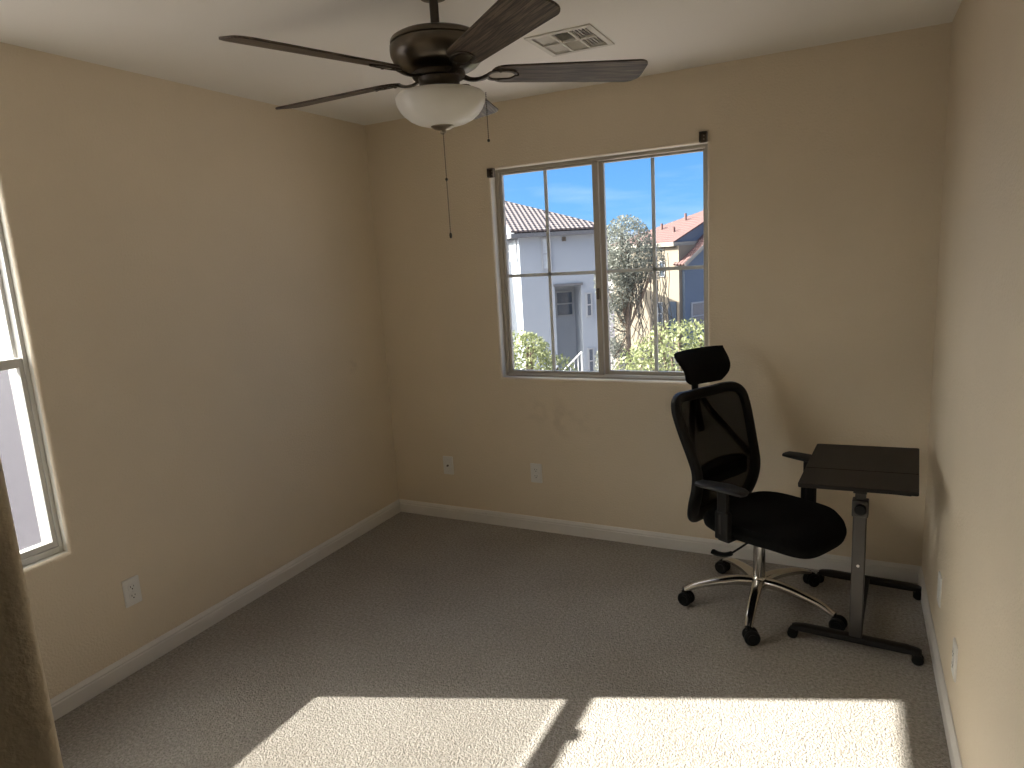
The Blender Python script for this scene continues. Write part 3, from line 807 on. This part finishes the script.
# ------------------------------------------------------------------ outdoors
GZ = -5.8
bm = bmesh.new(); g_ = [bm.verts.new(p) for p in ((-300, -300, GZ), (300, -300, GZ), (300, 400, GZ), (-300, 400, GZ))]; bm.faces.new(g_)
obj('ground', bm, M['gravel'], kind='structure')
obj('added_dark_ground', BOX(((-280, -280, GZ - .1), (-14, 110, GZ + .03))), M['dark_ground'], kind='structure')  # added dark sheet, dims the ground seen through the side window

def frame_of(origin, n):
    """local X = along the facade (to the right), Y = into the house, Z up"""
    n = Vector((n[0], n[1], 0)).normalized(); t = Vector((-n.y, n.x, 0))
    m = Matrix(((t.x, -n.x, 0), (t.y, -n.y, 0), (0, 0, 1))).to_4x4()
    return math.atan2(t.y, t.x)
def uvface(bm, pts, uvd=None):
    uvl = bm.loops.layers.uv.verify()
    vs = [bm.verts.new(p) for p in pts]; f = bm.faces.new(vs)
    a = (Vector(pts[1]) - Vector(pts[0])).normalized(); nn = a.cross(Vector(pts[-1]) - Vector(pts[0])).normalized(); b = nn.cross(a)
    for lp in f.loops:
        d = lp.vert.co - Vector(pts[0]); lp[uvl].uv = (d.dot(a), d.dot(b))
    return f
def hip_roof(x0, x1, y0, y1, z, slope, parent, m, fm, gable=False):
    h = (y1 - y0) / 2; zt = z + h * slope; ym = (y0 + y1) / 2
    A, B, C_, Dd = (x0, y0, z), (x1, y0, z), (x1, y1, z), (x0, y1, z)
    E_, F_ = (x0 + h, ym, zt), (x1 if gable else x1 - h, ym, zt)
    bm = bmesh.new()
    uvface(bm, [A, B, F_, E_]); uvface(bm, [C_, Dd, E_, F_]); uvface(bm, [Dd, A, E_])
    if not gable: uvface(bm, [B, C_, F_])
    o = obj('roof', bm, m, parent)
    bm = bmesh.new(); bx(bm, (x0, y0, z - .22), (x1, y1, z - .01)); obj('fascia', bm, fm, parent)
    return o
def hwin(parent, x0, x1, z0, z1, y=0., pane='pane', axis='x', fw=.07, mid=True):
    """framed window standing proud of a wall; axis x: wall faces -Y at y; axis y: wall faces -X at x=y"""
    def B(b, a0, a1, c0, c1, d0, d1):
        if axis == 'x': bx(b, (a0, y - d1, c0), (a1, y - d0, c1))
        elif axis == 'y': bx(b, (y - d1, a0, c0), (y - d0, a1, c1))
        else: bx(b, (y + d0, a0, c0), (y + d1, a1, c1))
    b = bmesh.new()
    B(b, x0, x0 + fw, z0, z1, 0, .06); B(b, x1 - fw, x1, z0, z1, 0, .06); B(b, x0 + fw, x1 - fw, z0, z0 + fw, 0, .06); B(b, x0 + fw, x1 - fw, z1 - fw, z1, 0, .06)
    if mid: B(b, x0 + fw, x1 - fw, (z0 + z1) / 2 - .03, (z0 + z1) / 2 + .03, 0, .05)
    f = obj('window', b, M['wframe'], parent)
    b = bmesh.new(); B(b, x0 + fw * .9, x1 - fw * .9, z0 + fw * .9, z1 - fw * .9, .005, .02)
    obj('pane', b, M[pane], f)

h1 = thing('house', 'pale stucco house with a brown tiled roof seen through the left half of the window', 'house', (-10.36, 23.57, 0), frame_of(None, (.6, -.8)))
bm = bmesh.new()
bx(bm, (0, 0, GZ), (1.50, 1.2, 2.45)); bx(bm, (2.72, 0, GZ), (3.5, 1.2, 2.45)); bx(bm, (1.50, 0, .25), (2.72, 1.2, 2.45))
bx(bm, (0, 1.2, GZ), (3.5, 9, 2.45)); bx(bm, (-6, 3.6, GZ), (0, 9, 2.45))
obj('wall', bm, M['stucco_w'], h1)
def rz(y): return 2.66 + (y + .4) * .41
bm = bmesh.new(); E1, F1 = (-1.5, 4.5, rz(4.5)), (-.95, 4.5, rz(4.5))
uvface(bm, [(-.4, -.4, rz(-.4)), (3.95, -.4, rz(-.4)), F1, E1, (-2.8, 3.2, rz(3.2)), (-.4, 3.2, rz(3.2))])
uvface(bm, [(-6.4, 9.4, 2.66), (-6.4, 3.2, 2.66), (-2.8, 3.2, rz(3.2)), E1]); uvface(bm, [(3.95, 9.4, 2.66), (-6.4, 9.4, 2.66), E1, F1]); uvface(bm, [(3.95, -.4, 2.66), (3.95, 9.4, 2.66), F1])
rf = obj('roof', bm, M['tile1'], h1); sm = rf.modifiers.new('s', 'SOLIDIFY'); sm.thickness = .08
bm = bmesh.new(); bx(bm, (-.4, -.4, 2.44), (3.95, 9.4, 2.62)); bx(bm, (-6.4, 3.2, 2.44), (-.4, 9.4, 2.62)); obj('fascia', bm, M['fascia'], h1)
bm = bmesh.new()
a = [bm.verts.new((-.36, y, z)) for y, z in ((-.3, 2.6), (3.2, 2.6), (3.2, rz(3.2) - .06))]; b = [bm.verts.new((-.2, v.co.y, v.co.z)) for v in a]
bm.faces.new(a); bm.faces.new(b[::-1])
for i in range(3): bm.faces.new((a[i], a[(i + 1) % 3], b[(i + 1) % 3], b[i]))
a = [bm.verts.new((x, 3.24, z)) for x, z in ((-6.3, 2.6), (-.3, 2.6), (-.3, rz(3.2) - .06), (-2.8, rz(3.2) - .06))]; b = [bm.verts.new((v.co.x, 3.4, v.co.z)) for v in a]
bm.faces.new(a); bm.faces.new(b[::-1])
for i in range(4): bm.faces.new((a[i], a[(i + 1) % 4], b[(i + 1) % 4], b[i]))
obj('gable_wall', bm, M['stucco_w'], h1)
bm = BOX(((1.44, -.08, .25), (2.78, .0, .36))); obj('lintel', bm, M['fascia'], h1)
hwin(h1, .98, 1.42, 1.0, 2.40, 0, 'pane_l')
hwin(h1, 1.80, 2.66, -1.2, -.02, 1.2)
hwin(h1, 2.90, 3.2, -1.2, -.1, 0); hwin(h1, 2.90, 3.2, -3.8, -2.6, 0)
hwin(h1, .45, 2.6, 1.45, 2.40, 0, 'pane_l', 'y', .1)
bm = BOX(((1.93, -.05, 2.2), (2.10, .0, 2.38))); obj('wall_vent', bm, M['bracket'], h1)
# outdoor stair railing at its foot
sr = thing('stair_railing', 'white sloping stair railing below the alcove of the pale house', 'railing', (-9.6, 22.9, 0), frame_of(None, (.6, -.8)))
def railing(xa, za, xb, zb, y):
    bm = bmesh.new(); n = 7
    for o_ in (0, -.9): cyl(bm, .035, (xa, y, za + o_), (xb, y, zb + o_), 8)
    obj('handrail', bm, M['rail'], sr)
    bm = bmesh.new()
    for i in range(n):
        t = i / (n - 1); cyl(bm, .018, (xa + (xb - xa) * t, y, za + (zb - za) * t - .9), (xa + (xb - xa) * t, y, za + (zb - za) * t), 6)
    bx(bm, (xa - .03, y - .03, GZ), (xa + .03, y + .03, za)); bx(bm, (xb - .03, y - .03, GZ), (xb + .03, y + .03, zb))
    obj('balusters', bm, M['rail'], sr)
railing(1.15, -3.6, 2.2, -2.65, .25); railing(-1.3, -3.7, .9, -3.0, -.3)

h2 = thing('house', 'beige house with a pinkish red tiled roof seen through the right half of the window', 'house', (-5.63, 33.63, 0), frame_of(None, (-.5, -.866)))
bm = bmesh.new(); bx(bm, (-5.4, 0, GZ), (-.15, 8, 1.75)); obj('wall', bm, M['stucco_b'], h2)
rf = hip_roof(-5.9, -.30, -.25, 8.4, 1.95, .42, h2, M['tile2'], M['fascia_w'], True); sm = rf.modifiers.new('s', 'SOLIDIFY'); sm.thickness = .06
bm = bmesh.new(); a = [bm.verts.new((-.45, y, z)) for y, z in ((-.2, 1.9), (8.3, 1.9), (4.07, 3.68))]; b = [bm.verts.new((-.6, v.co.y, v.co.z)) for v in a]
bm.faces.new(a); bm.faces.new(b[::-1])
for i in range(3): bm.faces.new((a[i], a[(i + 1) % 3], b[(i + 1) % 3], b[i]))
obj('end_wall', bm, M['stucco_shade'], h2)
bm = bmesh.new()   # gabled wing, its end wall faces +X
v = [(.0, .25, GZ), (.0, 6.5, GZ), (.0, 6.5, .95), (.0, 3.4, 2.85), (.0, .25, .95)]
a = [bm.verts.new((-.3, y, z)) for x, y, z in v]; b = [bm.verts.new((.02, y, z)) for x, y, z in v]
bm.faces.new(a); bm.faces.new(b[::-1])
for i in range(5): bm.faces.new((a[i], a[(i + 1) % 5], b[(i + 1) % 5], b[i]))
obj('gable_wall', bm, M['stucco_shade'], h2)
bm = bmesh.new()
for (ya, za, yb, zb) in ((-.15, .78, 3.4, 2.98), (6.95, .78, 3.4, 2.98)):
    uvface(bm, [(-.45, ya, za), (.45, ya, za), (.45, yb, zb), (-.45, yb, zb)])
gr = obj('gable_roof', bm, M['tile2'], h2); sm = gr.modifiers.new('s', 'SOLIDIFY'); sm.thickness = .1
bm = bmesh.new()
sweep(bm, [(.46, -.2, .70), (.46, 3.4, 2.92)], .03, .11, seg=4); sweep(bm, [(.46, 6.95, .70), (.46, 3.4, 2.92)], .03, .11, seg=4)
obj('verge_board', bm, M['fascia_w'], h2)
hwin(h2, -1.55, -1.15, .1, .95, 0, 'pane', 'x', .05); hwin(h2, -1.75, -1.35, -2.6, -1.3, 0, 'pane', 'x', .05)
bm = BOX(((-.95, -.03, -3.4), (-.35, .0, -1.25))); obj('door', bm, M['pane'], h2)
hwin(h2, .7, 2.2, -2.9, -1.35, .02, 'pane', 'X', .09); hwin(h2, 2.3, 2.8, .5, 1.5, .02, 'pane', 'X', .06)
for (x, y, s) in ((-2.9, 1.6, .35), (-2.0, 2.6, .45), (-1.5, 1.1, .25), (-.9, 2.9, .45)):
    bm = bmesh.new(); cyl(bm, .07, (x, y, 1.95 + (y + .45) * .42 - .1), (x, y, 1.95 + (y + .45) * .42 + s * .7), 8)
    obj('roof_vent', bm, M['tile2'], h2)

def blob_leaves(bm, blobs, n, size, rnd):
    tot = sum(b[3] * b[4] * b[5] for b in blobs)
    for (cx, cy, cz, rx, ry, rz) in blobs:
        for i in range(int(n * rx * ry * rz / tot)):
            while True:
                d = Vector((rnd.uniform(-1, 1), rnd.uniform(-1, 1), rnd.uniform(-1, 1)))
                if .05 < d.length <= 1: break
            d *= (d.length ** -.45)
            p = Vector((cx + d.x * rx, cy + d.y * ry, cz + d.z * rz))
            s = size * rnd.uniform(.6, 1.4)
            a = Vector((rnd.gauss(0, 1), rnd.gauss(0, 1), rnd.gauss(0, 1))).normalized(); b = a.orthogonal().normalized()
            b = (Matrix.Rotation(rnd.uniform(0, 6.28), 3, a) @ b); c = a.cross(b)
            bm.faces.new([bm.verts.new(p + b * s), bm.verts.new(p + c * s * .4), bm.verts.new(p - b * s), bm.verts.new(p - c * s * .4)])
def tree(name, label, cat, base, blobs, n, size, lm, seed, drape=False, group=None):
    rnd = random.Random(seed); t = thing(name, label, cat, (base[0], base[1], GZ), 0, group)
    L = [(b[0] - base[0], b[1] - base[1], b[2] - GZ, b[3], b[4], b[5]) for b in blobs]
    bm = bmesh.new(); blob_leaves(bm, L, n, size, rnd); obj('foliage', bm, M[lm], t)
    bm = bmesh.new(); top = L[0]
    sweep(bm, spline([(0, 0, 0), (top[0] * .4, top[1] * .4, top[2] * .5), (top[0], top[1], top[2])], 5), [.13 - .006 * i for i in range(11)], [.13 - .006 * i for i in range(11)], up=(1, 0, 0), seg=8)
    for b in L:
        for q in range(3):
            e = Vector((b[0] + rnd.uniform(-.6, .6) * b[3], b[1] + rnd.uniform(-.6, .6) * b[4], b[2] + rnd.uniform(0, .7) * b[5]))
            s = Vector((top[0] * .5, top[1] * .5, top[2] * .6)); sweep(bm, spline([s, s.lerp(e, .5) + Vector((0, 0, -.1)), e], 4), .03, .03, up=(1, .1, 0), seg=6)
    obj('trunk', bm, M['bark'], t)
    return t, L, rnd
tree('bushy_tree', 'yellow-green bushy tree in front of the pale house at lower left of the window', 'tree', (-4.2, 10.3), [(-4.1, 10.2, -1.0, .95, .9, 1.0), (-3.3, 10.5, -1.35, .55, .6, .8), (-4.6, 10.0, -1.2, .6, .6, .9), (-3.8, 10.2, -.45, .45, .4, .4), (-4.2, 10.2, -2.4, 1.1, 1., 1.2)], 9000, .055, 'leaf_y', 1)
tree('bushy_tree', 'large yellow-green bushy tree in front of the beige house behind the headrest', 'tree', (-.6, 11.3), [(-.5, 11.3, -1.5, 1.5, 1.2, 1.6), (-1.5, 11.1, -1.6, .8, .8, 1.2), (.3, 11.5, -1.1, 1.0, .9, 1.3), (-1.35, 11.0, -.75, .4, .4, .5), (-.2, 11.3, -3.2, 1.7, 1.3, 1.4), (-.85, 11.1, -.3, .45, .4, .45), (-1.9, 11.0, -2.5, .6, .6, 1.)], 15000, .055, 'leaf_y', 2)
t, L, rnd = tree('weeping_tree', 'tall grey-green feathery tree between the two houses, its twigs added as shadow streaks', 'tree', (-5.0, 21.6), [(-4.9, 21.4, 1.6, 1.0, 1., 1.35), (-5.4, 21.3, .5, .75, .8, 1.2), (-4.1, 21.6, 1.2, .6, .6, .8), (-4.9, 21.5, .2, .6, .6, .7), (-5.5, 21.4, -1.2, .5, .8, 1.3), (-5.6, 21.4, -2.8, .7, .8, 1.2), (-5.3, 21.4, 1.6, .6, .6, .9)], 17000, .052, 'leaf_g', 3)
bm = bmesh.new()
for i in range(55):  # added dark twigs stand in for twig shadows on the beige wall
    x = rnd.uniform(-.3, 1.5); y = rnd.uniform(-.6, .7); zt = 1.3 - GZ + rnd.uniform(-1.0, .5); ln = rnd.uniform(1.5, 4.2)
    pts = [(x, y, zt)]
    for k in range(1, 6): pts.append((x + rnd.uniform(-.06, .06) * k, y, zt - ln * k / 5))
    sweep(bm, pts, .012, .012, up=(1, .1, 0), seg=4)
obj('shadow_streak_twigs', bm, M['twig'], t)
bm = bmesh.new()
for i in range(9): bx(bm, (i * .8, 0, 0), (i * .8 + .78, .2, 1.9 + .12 * (i % 3)))
bx(bm, (0, .03, 0), (7.2, .17, 1.8))
gw = obj('garden_wall', bm, M['block'], loc=(-6.6, 25.5, GZ + .6), rot=(0, 0, R(15)))
bx_ = bmesh.new()
tag(gw, 'pale block garden wall at the foot of the feathery tree', 'wall'); gw.location.z = GZ
gw.scale = (1, 1, 1.55)
# distant hills
bm = bmesh.new(); n = 60; prev = None
for i in range(n + 1):
    a = R(-60 + 75 * i / n); r = 3000
    hgt = 55 + 45 * mnoise.noise(Vector((i * .17, 0, 0))) + 12 * mnoise.noise(Vector((i * .6, 3, 0))) + 35
    p = [bm.verts.new((r * math.sin(a), r * math.cos(a), -30)), bm.verts.new(((r + 250) * math.sin(a), (r + 250) * math.cos(a), hgt)), bm.verts.new(((r + 700) * math.sin(a), (r + 700) * math.cos(a), -30))]
    if prev:
        bm.faces.new((prev[0], p[0], p[1], prev[1])); bm.faces.new((prev[1], p[1], p[2], prev[2]))
    prev = p
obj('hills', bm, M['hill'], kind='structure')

# ------------------------------------------------------------------ light
SUN_DIR = Vector((1.40, .5285, -1.0)).normalized()       # the way sunlight travels
sd = bpy.data.lights.new('sun', 'SUN'); sd.energy = 12.0; sd.color = (1.0, .95, .86); sd.angle = R(.55)
so = bpy.data.objects.new('sun', sd); COL.objects.link(so); so.rotation_euler = SUN_DIR.to_track_quat('-Z', 'Y').to_euler(); so.location = (-20, -10, 16)

w = bpy.data.worlds.new('sky'); scene.world = w; w.use_nodes = True
nt = w.node_tree; N, L = nt.nodes, nt.links
bg = N['Background']
tc = N.new('ShaderNodeTexCoord'); nz = N.new('ShaderNodeVectorMath'); nz.operation = 'NORMALIZE'; L.new(tc.outputs['Generated'], nz.inputs[0])
sp = N.new('ShaderNodeSeparateXYZ'); L.new(nz.outputs[0], sp.inputs[0])
ramp = N.new('ShaderNodeValToRGB'); e = ramp.color_ramp.elements
e[0].position = 0; e[0].color = (.30, .27, .24, 1)
e[1].position = 1; e[1].color = (.06, .15, .44, 1)
for p_, c_ in ((.495, (.22, .22, .22)), (.502, (.20, .38, .60)), (.53, (.125, .32, .59)), (.60, (.065, .22, .53))):
    q = e.new(p_); q.color = (*c_, 1)
mr = N.new('ShaderNodeMapRange'); mr.inputs['From Min'].default_value = -1; mr.inputs['From Max'].default_value = 1
L.new(sp.outputs[2], mr.inputs['Value']); L.new(mr.outputs[0], ramp.inputs[0])
# thin streaks of cloud
mp = N.new('ShaderNodeMapping'); mp.inputs['Scale'].default_value = (2.5, 2.5, 16); L.new(nz.outputs[0], mp.inputs['Vector'])
cn = N.new('ShaderNodeTexNoise'); cn.inputs['Scale'].default_value = 1.6; cn.inputs['Detail'].default_value = 6; L.new(mp.outputs[0], cn.inputs['Vector'])
cr = N.new('ShaderNodeMapRange'); cr.inputs['From Min'].default_value = .5; cr.inputs['From Max'].default_value = .8; cr.inputs['To Max'].default_value = .38
L.new(cn.outputs['Fac'], cr.inputs['Value'])
up_ = N.new('ShaderNodeMapRange'); up_.inputs['From Min'].default_value = 0; up_.inputs['From Max'].default_value = .03; L.new(sp.outputs[2], up_.inputs['Value'])
cm = N.new('ShaderNodeMath'); cm.operation = 'MULTIPLY'; L.new(cr.outputs[0], cm.inputs[0]); L.new(up_.outputs[0], cm.inputs[1])
mx = N.new('ShaderNodeMix'); mx.data_type = 'RGBA'; L.new(cm.outputs[0], mx.inputs['Factor']); L.new(ramp.outputs[0], mx.inputs['A']); mx.inputs['B'].default_value = (.52, .62, .74, 1)
# bright aureole around the sun
dt = N.new('ShaderNodeVectorMath'); dt.operation = 'DOT_PRODUCT'; dt.inputs[1].default_value = tuple(-SUN_DIR); L.new(nz.outputs[0], dt.inputs[0])
ml = N.new('ShaderNodeMapRange'); ml.inputs['From Min'].default_value = .0; ml.inputs['From Max'].default_value = 1.; L.new(dt.outputs['Value'], ml.inputs['Value'])
pw = N.new('ShaderNodeMath'); pw.operation = 'POWER'; pw.inputs[1].default_value = 3.5; L.new(ml.outputs[0], pw.inputs[0])
p2 = N.new('ShaderNodeMath'); p2.operation = 'MULTIPLY'; p2.inputs[1].default_value = 8.0; L.new(pw.outputs[0], p2.inputs[0])
gl = N.new('ShaderNodeMath'); gl.operation = 'MULTIPLY'; L.new(p2.outputs[0], gl.inputs[0]); L.new(up_.outputs[0], gl.inputs[1])
ad = N.new('ShaderNodeMix'); ad.data_type = 'RGBA'; ad.blend_type = 'ADD'; ad.inputs['Factor'].default_value = 1
gc = N.new('ShaderNodeVectorMath'); gc.operation = 'SCALE'; gc.inputs[0].default_value = (1., .95, .85); L.new(gl.outputs[0], gc.inputs['Scale'])
ad.clamp_result = False
L.new(mx.outputs['Result'], ad.inputs['A']); L.new(gc.outputs[0], ad.inputs['B'])
L.new(ad.outputs['Result'], bg.inputs['Color']); bg.inputs['Strength'].default_value = .93

# ------------------------------------------------------------------ camera
cam = bpy.data.cameras.new('camera'); co = bpy.data.objects.new('camera', cam); COL.objects.link(co)
cam.sensor_fit = 'HORIZONTAL'; cam.sensor_width = 36; cam.lens = 36 * 677.06 / 1024; cam.clip_start = .02; cam.clip_end = 8000
r_ = Vector((0.89466707, 0.44293736, -0.05811472)); u_ = Vector((-0.02997962, 0.18932443, 0.98145682)); f_ = Vector((-0.44572643, 0.87633484, -0.18266142))
co.matrix_world = Matrix(((r_.x, u_.x, -f_.x, 2.6482), (r_.y, u_.y, -f_.y, -3.46035), (r_.z, u_.z, -f_.z, 1.6083), (0, 0, 0, 1)))
scene.camera = co
scene.view_settings.view_transform = 'Standard'; scene.view_settings.look = 'None'; scene.view_settings.gamma = 1
scene.view_settings.use_curve_mapping = False; scene.view_settings.exposure = 1.0
